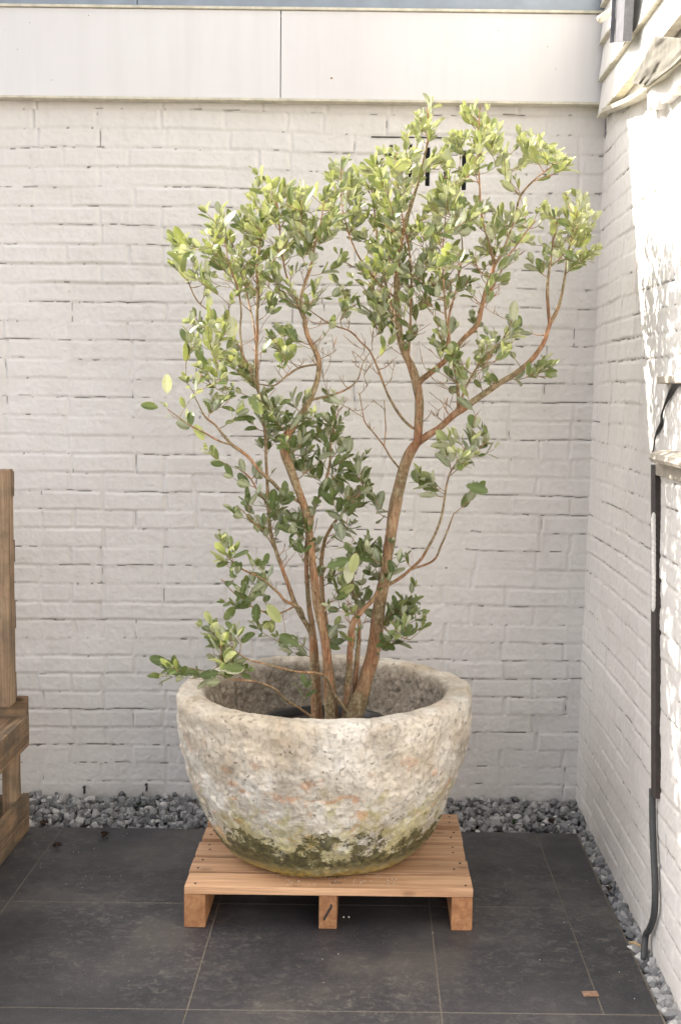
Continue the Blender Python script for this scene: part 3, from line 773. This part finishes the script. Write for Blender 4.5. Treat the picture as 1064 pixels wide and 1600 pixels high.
for kind, Y0, Y1, pts in B:
    if Y0 is None:
        x, y, _ = pts[0]
        best = min(pxnodes, key=lambda q: (q[0]-x)**2+(q[1]-y)**2)
        Y0 = best[2]; start = best[3]
    else: start = None
    L = [0]
    for i in range(1, len(pts)): L.append(L[-1]+math.hypot(pts[i][0]-pts[i-1][0], pts[i][1]-pts[i-1][1]))
    P = []
    wig = random.uniform(0, 9)
    for i, (x, y, w) in enumerate(pts):
        t = L[i]/L[-1]; Y = Y0 + (Y1-Y0)*t + .025*math.sin(wig+t*7)*t*(1-t)*4
        p = atY(x, y, Y)
        if i == 0 and start is not None: p = start.copy()
        P.append([p.x, p.y, p.z, w*px2m(Y)*(.73 if kind == 'stem' else .70)])
    S = catmull(P, .010 if kind == 'stem' else .008)
    pv = []; rv = []
    for i, s in enumerate(S):
        v = Vector(s[:3]); j = noise.noise_vector(v*16+Vector((wig,0,0)))*.0022*min(1, i/6)*(1 if s[3] < .008 else .8)
        v = v + j; r = max(.0009, s[3])
        r *= 1 + .07*noise.noise(v*30)
        pv.append(v); rv.append(r)
    for v, r in zip(pv, rv):
        a = project(v); pxnodes.append((a[0], a[1], v.y, v)); nodes.append((v, r))
    bm = bmesh.new(); tube_mesh(bm, pv, rv, 14 if kind == 'stem' else 9, True, .34 if kind == 'stem' else .22)
    from_bm(kind, bm, BARK, shrub, True)

# foliage: where the photograph shows leaves, twigs reach out from the nearest branch
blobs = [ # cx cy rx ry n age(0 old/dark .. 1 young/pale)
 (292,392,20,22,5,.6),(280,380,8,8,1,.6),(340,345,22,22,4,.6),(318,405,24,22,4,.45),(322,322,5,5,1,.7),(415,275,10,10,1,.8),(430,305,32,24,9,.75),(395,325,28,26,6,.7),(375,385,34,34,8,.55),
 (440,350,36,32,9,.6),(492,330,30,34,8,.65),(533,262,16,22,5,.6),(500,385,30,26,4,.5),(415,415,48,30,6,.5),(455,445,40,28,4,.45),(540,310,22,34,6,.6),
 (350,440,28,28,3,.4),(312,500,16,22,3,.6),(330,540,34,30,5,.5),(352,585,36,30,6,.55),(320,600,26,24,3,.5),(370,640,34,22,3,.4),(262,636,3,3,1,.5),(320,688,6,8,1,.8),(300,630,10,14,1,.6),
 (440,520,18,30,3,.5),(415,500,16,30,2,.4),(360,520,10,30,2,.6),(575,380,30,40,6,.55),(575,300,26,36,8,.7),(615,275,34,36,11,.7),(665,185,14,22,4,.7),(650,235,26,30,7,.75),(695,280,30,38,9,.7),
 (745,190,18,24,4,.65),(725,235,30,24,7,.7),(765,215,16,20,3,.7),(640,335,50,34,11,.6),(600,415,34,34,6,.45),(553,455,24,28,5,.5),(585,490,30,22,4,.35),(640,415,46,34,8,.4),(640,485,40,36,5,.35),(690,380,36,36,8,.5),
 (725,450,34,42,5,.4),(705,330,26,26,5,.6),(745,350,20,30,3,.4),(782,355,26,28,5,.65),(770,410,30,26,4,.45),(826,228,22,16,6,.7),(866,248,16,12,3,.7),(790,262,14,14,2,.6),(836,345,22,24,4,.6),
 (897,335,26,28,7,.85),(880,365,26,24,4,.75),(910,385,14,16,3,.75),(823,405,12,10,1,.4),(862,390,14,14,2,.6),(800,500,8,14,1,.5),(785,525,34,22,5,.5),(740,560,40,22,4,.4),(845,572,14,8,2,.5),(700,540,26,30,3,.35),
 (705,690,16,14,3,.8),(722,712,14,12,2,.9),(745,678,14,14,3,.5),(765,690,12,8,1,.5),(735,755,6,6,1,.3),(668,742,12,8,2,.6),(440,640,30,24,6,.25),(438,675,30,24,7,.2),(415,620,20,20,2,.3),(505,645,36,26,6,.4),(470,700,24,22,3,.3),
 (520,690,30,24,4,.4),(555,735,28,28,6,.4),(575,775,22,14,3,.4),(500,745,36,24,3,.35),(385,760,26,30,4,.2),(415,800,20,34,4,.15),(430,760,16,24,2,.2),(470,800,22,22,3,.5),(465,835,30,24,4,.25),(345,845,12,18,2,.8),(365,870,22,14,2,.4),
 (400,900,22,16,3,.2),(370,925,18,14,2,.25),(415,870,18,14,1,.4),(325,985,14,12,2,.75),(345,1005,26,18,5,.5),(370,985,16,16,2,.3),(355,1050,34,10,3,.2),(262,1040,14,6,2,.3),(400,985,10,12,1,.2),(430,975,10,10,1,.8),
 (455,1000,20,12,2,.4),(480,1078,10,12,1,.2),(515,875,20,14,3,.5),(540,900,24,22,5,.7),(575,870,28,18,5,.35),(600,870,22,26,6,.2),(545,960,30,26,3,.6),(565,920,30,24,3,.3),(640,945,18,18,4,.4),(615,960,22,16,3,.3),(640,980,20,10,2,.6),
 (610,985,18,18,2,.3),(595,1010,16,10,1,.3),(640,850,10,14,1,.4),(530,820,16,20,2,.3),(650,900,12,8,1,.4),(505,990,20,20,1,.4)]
LV, LF, LT, LR, LM = [], [], [], [], []; lb = 0
# a leaf outline: (along, half width) with a fold along the rib
prof_leaf = [(0, .02), (.10, .24), (.28, .43), (.52, .50), (.76, .44), (.92, .27), (1.0, .04)]
def leaf(p, d, nrm, Ln, W, tone, curl, cup):
    global lb
    d = d.normalized(); s = d.cross(nrm)
    if s.length < 1e-4: return
    s.normalize(); n = s.cross(d)
    pet = .08*Ln; top = []
    for (t, w) in prof_leaf:
        c = p + d*(pet + t*Ln) + n*(-curl*t*t*Ln)
        hw = w*W
        wave = .04*math.sin(t*9+tone*20)*W
        top.append([c + s*hw + n*(cup*hw+wave), c + s*hw*.5 + n*cup*hw*.30, c, c - s*hw*.5 + n*cup*hw*.30, c - s*hw + n*(cup*hw-wave)])
    nr = len(top)
    ns = [n]*nr
    for sgn in (0, 1):
        off = n*(.00018 if sgn == 0 else -.00018)
        for rrow in top:
            for q, v in enumerate(rrow):
                LV.append(v+off); LT.append(tone); LR.append(1. if q == 2 else 0.)
        for i in range(nr-1):
            for q in range(4):
                a = lb+i*5+q; f = (a, a+1, a+6, a+5)
                # upper sheet looks along +n, lower along -n
                LF.append(f[::-1] if sgn == 1 else f); LM.append(sgn)
        lb += nr*5
twb = bmesh.new()
def orient(d):
    # leaf plane tends to face up and outward, with scatter
    u = Vector((random.gauss(0,.55), -.25+random.gauss(0,.55), .75+random.gauss(0,.35)))
    u = u - d*u.dot(d)
    return u.normalized() if u.length > .05 else d.orthogonal()
att = []
for (cx, cy, rx, ry, n, age) in blobs:
    near = sorted(pxnodes, key=lambda q: (q[0]-cx)**2+(q[1]-cy)**2)[:6]
    Yc = sum(q[2] for q in near)/6
    spread = .10 if cy < 620 else .06
    for _ in range(int(math.ceil(n*(2.7 if cy < 600 else 2.0))) if n > 1 else 1):
        while True:
            a, b = random.uniform(-1,1), random.uniform(-1,1)
            if a*a+b*b <= 1: break
        x, y = cx+a*(rx*1.14+3), cy+7+b*(ry*1.25+4)
        Y = Yc + random.gauss(0, spread)
        Y = min(max(Y, 3.02), 3.98)
        att.append((atY(x, y, Y), age))
for (cx, cy, rx, ry, n) in ((640,470,60,60,22),(700,430,50,60,18),(640,360,50,60,14),(450,470,60,60,16),(560,500,40,50,10),(780,420,40,50,10),(500,900,60,70,12),(540,575,45,60,16),(470,560,40,60,12),(640,540,60,60,14),(715,610,50,50,14),(560,640,50,40,8),(600,470,40,40,8),(760,560,50,30,10),(440,520,50,60,10),(690,470,60,70,16),(470,860,50,60,12),(520,780,50,50,8),(560,950,60,50,8),(640,400,80,60,16),(420,430,60,60,12),(365,500,40,60,8),(520,480,30,40,6),(700,620,30,30,6)):
    near = sorted(pxnodes, key=lambda q: (q[0]-cx)**2+(q[1]-cy)**2)[:6]; Yc = sum(q[2] for q in near)/6
    for _ in range(n):
        att.append((atY(cx+random.uniform(-1,1)*rx, cy+random.uniform(-1,1)*ry, Yc+random.gauss(0,.09)), -1))
random.shuffle(att)
tree = [(v, r) for v, r in nodes]
TP = np.array([v[:] for v, _ in tree])
def nearest(p):
    global TP
    d = TP - np.array(p[:])
    dist = np.sqrt((d**2).sum(1)); 
    # a twig should come from below its tip
    pen = dist + np.clip(d[:,2]+.03, 0, None)*1.6
    pen = pen + (dist < .035)*.05
    i = int(pen.argmin()); return i
att.sort(key=lambda t: min((t[0]-Vector(TP[nearest(t[0])])).length, 9))
twig_count = 0
for p, age in att:
    i = nearest(p); st = tree[i][0]
    L = (p-st).length
    if L < .02: p = st + Vector((random.gauss(0,.02), random.gauss(0,.02), .05)); L = (p-st).length
    mid = st.lerp(p, .5) + Vector((random.gauss(0,.12), random.gauss(0,.12), -.12+random.gauss(0,.06)))*L
    n = max(5, int(L/.008)); pv = []
    for k in range(n+1):
        t = k/n; v = st*(1-t)**2 + mid*2*t*(1-t) + p*t*t
        pv.append(v + noise.noise_vector(v*25)*.0025)
    r0 = min(tree[i][1]*.8, .0012+L*.006)
    tube_mesh(twb, pv, [max(.0007, r0+(.0008-r0)*(k/n)) for k in range(n+1)], 5, True)
    new = [(v, .0012) for v in pv[2:-2:2]]
    if new:
        tree += new; TP = np.vstack([TP, np.array([v[:] for v, _ in new])])
    if age < 0:
        # a spur or two on a leafless twig
        for _ in range(random.randint(0, 3)):
            k = random.randint(n//3, n-1); t = (pv[k]-pv[k-1]).normalized()
            e = pv[k] + (t*.7 + Vector((random.gauss(0,.5), random.gauss(0,.5), .4)))*random.uniform(.012,.035)
            tube_mesh(twb, [pv[k], pv[k].lerp(e,.5)+Vector((0,0,-.001)), e], [.0009,.0008,.0006], 5, True)
        continue
    # leaves in opposite pairs toward the tip
    acc = 0; ln = min(L*.9, random.uniform(.08,.16)); phi = random.uniform(0, 3); gap = random.uniform(.017,.028)
    nxt = 0; k = n; total = 0
    size = random.uniform(.54, 1.04)*(1.08 if p.z < 1.4 else .97)
    while k > 1 and total < ln:
        t = (pv[k]-pv[k-1]); 
        if acc >= nxt:
            d = t.normalized(); ax = d.orthogonal().normalized(); ax.rotate(Quaternion(d, phi)); phi += math.pi/2+random.gauss(0,.25)
            frac = total/max(ln, .01)
            for sg in (-1, 1):
                if random.random() < .14+.25*frac: continue
                a = ax*sg
                hi = min(1, max(0, (pv[k].z-1.1)/.5))
                cs, sn = random.uniform(.45,.9)+.25*hi, random.uniform(.55,1.0)-.2*hi
                ld = (d*cs + a*sn + Vector((0,0,.18+.12*hi))).normalized()
                nr_ = d*sn - a*cs + Vector((random.gauss(0,.35), random.gauss(0,.35), random.gauss(.15,.35)))
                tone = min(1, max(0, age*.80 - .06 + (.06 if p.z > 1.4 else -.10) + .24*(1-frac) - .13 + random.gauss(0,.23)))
                if random.random() < .012: tone = 1
                Ln = size*random.uniform(.034,.058)*(.66 + .42*min(1, frac*3)); 
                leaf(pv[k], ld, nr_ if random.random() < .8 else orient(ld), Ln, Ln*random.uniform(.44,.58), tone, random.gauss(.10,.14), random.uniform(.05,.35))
            nxt = acc + gap*random.uniform(.8,1.2)
        acc += t.length; total += t.length; k -= 1
    # terminal pair
    d = (pv[-1]-pv[-2]).normalized()
    for _ in range(2):
        ld = (d + Vector((random.gauss(0,.35), random.gauss(0,.35), random.gauss(.15,.2)))).normalized()
        Ln = size*random.uniform(.026,.048)
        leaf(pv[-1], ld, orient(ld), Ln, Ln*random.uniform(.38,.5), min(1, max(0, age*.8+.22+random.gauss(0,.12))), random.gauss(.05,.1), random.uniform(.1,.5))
    twig_count += 1
# a few large leaves that stand out in the photograph
for (x, y, Y, ang, Ln, tone, up_) in ((262,618,3.24,92,.052,1.0,0), (250,637,3.22,170,.046,.2,1), (725,757,3.28,-15,.062,.22,1), (508,887,3.30,20,.066,.42,1), (543,915,3.26,85,.062,.95,0), (548,898,3.25,75,.055,.9,1),
        (385,1046,3.15,175,.058,.85,0), (440,975,3.22,125,.060,.9,1), (400,975,3.25,88,.052,.1,1), (470,1010,3.30,150,.062,.15,1), (425,800,3.40,85,.062,.1,1), (362,535,3.35,88,.066,.95,0), (800,505,3.35,85,.056,.7,0),
        (320,690,3.3,120,.05,.9,1), (265,1036,3.12,165,.05,.2,1), (310,1050,3.15,175,.05,.1,1), (345,1050,3.13,190,.05,.1,1), (412,650,3.3,125,.06,.3,1), (540,800,3.5,80,.045,.1,1)):
    p = atY(x, y, Y); a = R(ang)
    d = Vector((math.cos(a), random.uniform(-.25,.1), math.sin(a))).normalized()
    nn = Vector((random.gauss(0,.2), -1, .35)) if up_ else Vector((random.gauss(0,.2), 1, -.2))
    nn = (nn - d*nn.dot(d)).normalized()
    leaf(p, d, nn, Ln, Ln*.5, tone, .1, .15)
tag(from_bm('twigs', twb, BARK, shrub, True), None, None, None, 'stuff')
me = bpy.data.meshes.new('leaves'); me.from_pydata([tuple(v) for v in LV], [], LF); me.update()
for nm, arr in (('tone', LT), ('rib', LR)):
    at = me.attributes.new(nm, 'FLOAT', 'POINT'); at.data.foreach_set('value', arr)
lo = link('leaves', me, [LTOP, LBOT], shrub, True); me.polygons.foreach_set('material_index', LM)
print('leaves', len(LF)//48, 'twigs', twig_count)

# ------------------------------------------------------------------ old wooden rack on the left
BX = atY(47, 1280, 3.93).x
rack = empty('wooden_rack', (BX-.3, 3.5, 0), 'old rough pallet wood seat rack with tall back post at the left edge', 'rack')
def board(name, x0, x1, y0, y1, z0, z1, mat, tilt=0, dx=0):
    bm = bmesh.new(); add_box(bm, x0, x1, y0, y1, z0, z1, .002)
    if tilt or dx:
        for v in bm.verts: v.co.x += tilt*(v.co.z-z0) + dx
    for f_ in (bmesh.ops.subdivide_edges,):
        f_(bm, edges=bm.edges[:], cuts=2, use_grid_fill=True)
    for v in bm.verts: v.co += noise.noise_vector(v.co*11)*.0022
    return from_bm(name, bm, mat, rack)
def zz(py, Y=3.92): return atY(45, py, Y).z
board('lower_side_board', BX-.022, BX, 2.6, 3.93, .004, zz(1240), OLD)
board('lower_end_board', BX-.70, BX-.0235, 3.905, 3.928, .006, zz(1243), OLD_X)
board('leg', BX-.062, BX-.018, 3.84, 3.90, .004, zz(1163), OLD_Z)
board('leg', BX-.062, BX-.018, 2.62, 2.68, .004, zz(1163), OLD_Z)
board('seat_side_board', BX-.020, BX+.003, 2.6, 3.93, zz(1166), zz(1119), OLD)
for k in range(5):
    x1 = BX-.0225-.115*k
    board('seat_slat', x1-.100, x1, 2.6, 3.93, zz(1128)-.004, zz(1122)+.0, OLD)
board('seat_back_rail', BX-.70, BX-.006, 3.932, 3.960, zz(1150), zz(1092), OLD_X)
pt = atY(19, 733, 3.92); pb = atY(25, 1098, 3.92)
board('back_post', pb.x-.036, pb.x, 3.86, 3.93, pb.z, pt.z, OLD_Z, (pt.x-pb.x)/(pt.z-pb.z))
board('back_post', pb.x-.60, pb.x-.555, 3.86, 3.93, pb.z, pt.z, OLD_Z)
for y0, y1 in ((776,736), (878,843), (982,938), (1092,1050)):
    board('back_slat', pb.x-.62, atY(22+ (y0-736)*.014, y0, 3.95).x, 3.934, 3.954, zz(y0,3.95), zz(y1,3.95), OLD_X)

# ------------------------------------------------------------------ litter
def dry_leaf(x, y, z, s, rot, mat, name, label, cat):
    bm = bmesh.new(); g_ = []
    for i in range(9):
        rw = []
        for j in range(5):
            t = i/8; w = math.sin(math.pi*min(.97, max(.03, t)))*.42*s; q = (j-2)/2
            v = Vector((t*s-s/2, q*w, .28*s*(q*q)+.12*s*math.sin(t*3)+.1*s*noise.noise(Vector((i*.7, j*.8, x*9)))+.002))
            v.rotate(Quaternion((0,0,1), rot)); rw.append(bm.verts.new(v+Vector((x, y, z))))
        g_.append(rw)
    for i in range(8):
        for j in range(4): bm.faces.new((g_[i][j], g_[i+1][j], g_[i+1][j+1], g_[i][j+1]))
    bmesh.ops.solidify(bm, geom=bm.faces[:], thickness=.0006)
    return tag(from_bm(name, bm, mat, None, True), label, cat, 'fallen leaves')
for px, py, z, s, mat, lb_ in ((165,1309,0,.036,DEAD,'curled dark brown leaf on the tile near the left gravel edge'), (90,1325,0,.028,DEAD,'small brown leaf on the tiles beside the wooden rack'),
        (707,1236,.02,.034,DEAD,'reddish brown leaf on the gravel right behind the stone planter'), (860,1288,.012,.034,DEAD,'brown leaf on the gravel at the front of the right back corner'),
        (951,1393,.004,.026,DEAD,'small brown leaf in the narrow gravel strip under the right wall'), (914,1262,.02,.030,DEAD,'brown leaf on the gravel close under the corner of the walls'),
        (70,1290,.012,.03,DEAD,'small dry leaf in the gravel next to the wooden rack')):
    p = atZ(px, py, z); dry_leaf(p.x, p.y, z+.002, s, random.uniform(0,6), mat, 'fallen_leaf', lb_, 'leaf')
bm = bmesh.new(); p = atZ(923, 1555, .0)
add_box(bm, p.x-.020, p.x+.018, p.y-.010, p.y+.014, .0005, .004, .001); 
for v in bm.verts: v.co += noise.noise_vector(v.co*70)*.003
for v in bm.verts: v.co.z = max(.0006, v.co.z)
tag(from_bm('wood_chip', bm, mat_plain('chip', (.26,.16,.11), .9, 0, .4, 80)), 'flat reddish brown wood chip on the tile by the joint at lower right', 'wood chip')
bm = bmesh.new(); a, b = atZ(982, 1472, .012), atZ(1003, 1480, .012)
tube_mesh(bm, [a, a.lerp(b,.5)+Vector((0,0,.004)), b], [.003,.0045,.0025], 7)
tag(from_bm('dry_stick', bm, STRAW, None, True), 'short tan dry stick lying on the gravel beside the foot of the grey tube', 'stick')
bm = bmesh.new()
for _ in range(60):
    if random.random() < .55: p = atZ(random.uniform(20,200), random.uniform(1298,1400), 0)
    else: p = atZ(random.uniform(0,1000), random.uniform(1310,1590), 0)
    if p.x > .69: continue
    bmesh.ops.create_icosphere(bm, subdivisions=1, radius=random.uniform(.0005,.0014), matrix=Matrix.Translation((p.x, p.y, .001)))
for px in (537, 545): 
    p = atZ(px, 1434, 0); bmesh.ops.create_icosphere(bm, subdivisions=1, radius=.003, matrix=Matrix.Translation((p.x, p.y, .002)))
for _ in range(90):
    bmesh.ops.create_icosphere(bm, subdivisions=1, radius=random.uniform(.0006,.0018), matrix=Matrix.Translation((random.uniform(PXL+.25,PXR-.2), random.uniform(PF+.01,PF+.09), PZ+.002)))
tag(from_bm('crumbs', bm, CRUMB), 'pale grit crumbs scattered on the tiles and the pallet', 'grit', None, 'stuff')
# small weeds in the gravel
def weed(px, py, label):
    p = atZ(px, py, .01); bm = bmesh.new()
    for _ in range(16):
        a = random.uniform(0, 6.28); l = random.uniform(.012,.028); d = Vector((math.cos(a)*.6, math.sin(a)*.6, random.uniform(.5,1))).normalized()
        s = d.cross(Vector((0,0,1))).normalized()*l*.16
        q = [bm.verts.new(v) for v in (p, p+d*l*.5+s, p+d*l, p+d*l*.5-s)]; bm.faces.new(q)
    bmesh.ops.solidify(bm, geom=bm.faces[:], thickness=.0005)
    tag(from_bm('weed', bm, mat_plain('weed_green', (.05,.10,.03), .7)), label, 'weed')
weed(217, 1259, 'small green weed in the gravel left of the planter')
weed(801, 1289, 'tiny green weed in the gravel right of the planter')

# ------------------------------------------------------------------ light
SD = Vector((2.0, -1.0, -1.93)).normalized()
sun = bpy.data.lights.new('sun', 'SUN'); sun.energy = 4.6; sun.angle = R(.53); sun.color = (1, .93, .82)
so = bpy.data.objects.new('sun', sun); col.objects.link(so); so.rotation_euler = SD.to_track_quat('-Z', 'Y').to_euler(); so.location = (-3, 6, 6)
w = bpy.data.worlds.new('World'); scene.world = w; w.use_nodes = True; nt = w.node_tree; nt.nodes.clear()
out = nt.nodes.new('ShaderNodeOutputWorld'); bg = nt.nodes.new('ShaderNodeBackground'); sk = nt.nodes.new('ShaderNodeTexSky')
sk.sky_type = 'NISHITA'; sk.sun_disc = False; sk.sun_elevation = math.asin(-SD.z); sk.sun_rotation = math.atan2(-SD.x, -SD.y)
sk.air_density = 1; sk.dust_density = 3; sk.ozone_density = 1
hs = nt.nodes.new('ShaderNodeHueSaturation'); hs.inputs['Saturation'].default_value = .35
tint = nt.nodes.new('ShaderNodeMix'); tint.data_type = 'RGBA'; tint.blend_type = 'MULTIPLY'; tint.inputs[0].default_value = 1; tint.inputs[7].default_value = (1, .962, .918, 1)
nt.links.new(sk.outputs[0], hs.inputs['Color']); nt.links.new(hs.outputs[0], tint.inputs[6]); nt.links.new(tint.outputs[2], bg.inputs[0]); nt.links.new(bg.outputs[0], out.inputs[0])
bg.inputs[1].default_value = .15
vs_ = scene.view_settings; scene.display_settings.display_device = 'sRGB'
vs_.view_transform = 'Standard'; vs_.look = 'None'; vs_.exposure = 1.52; vs_.gamma = 1; vs_.use_curve_mapping = False
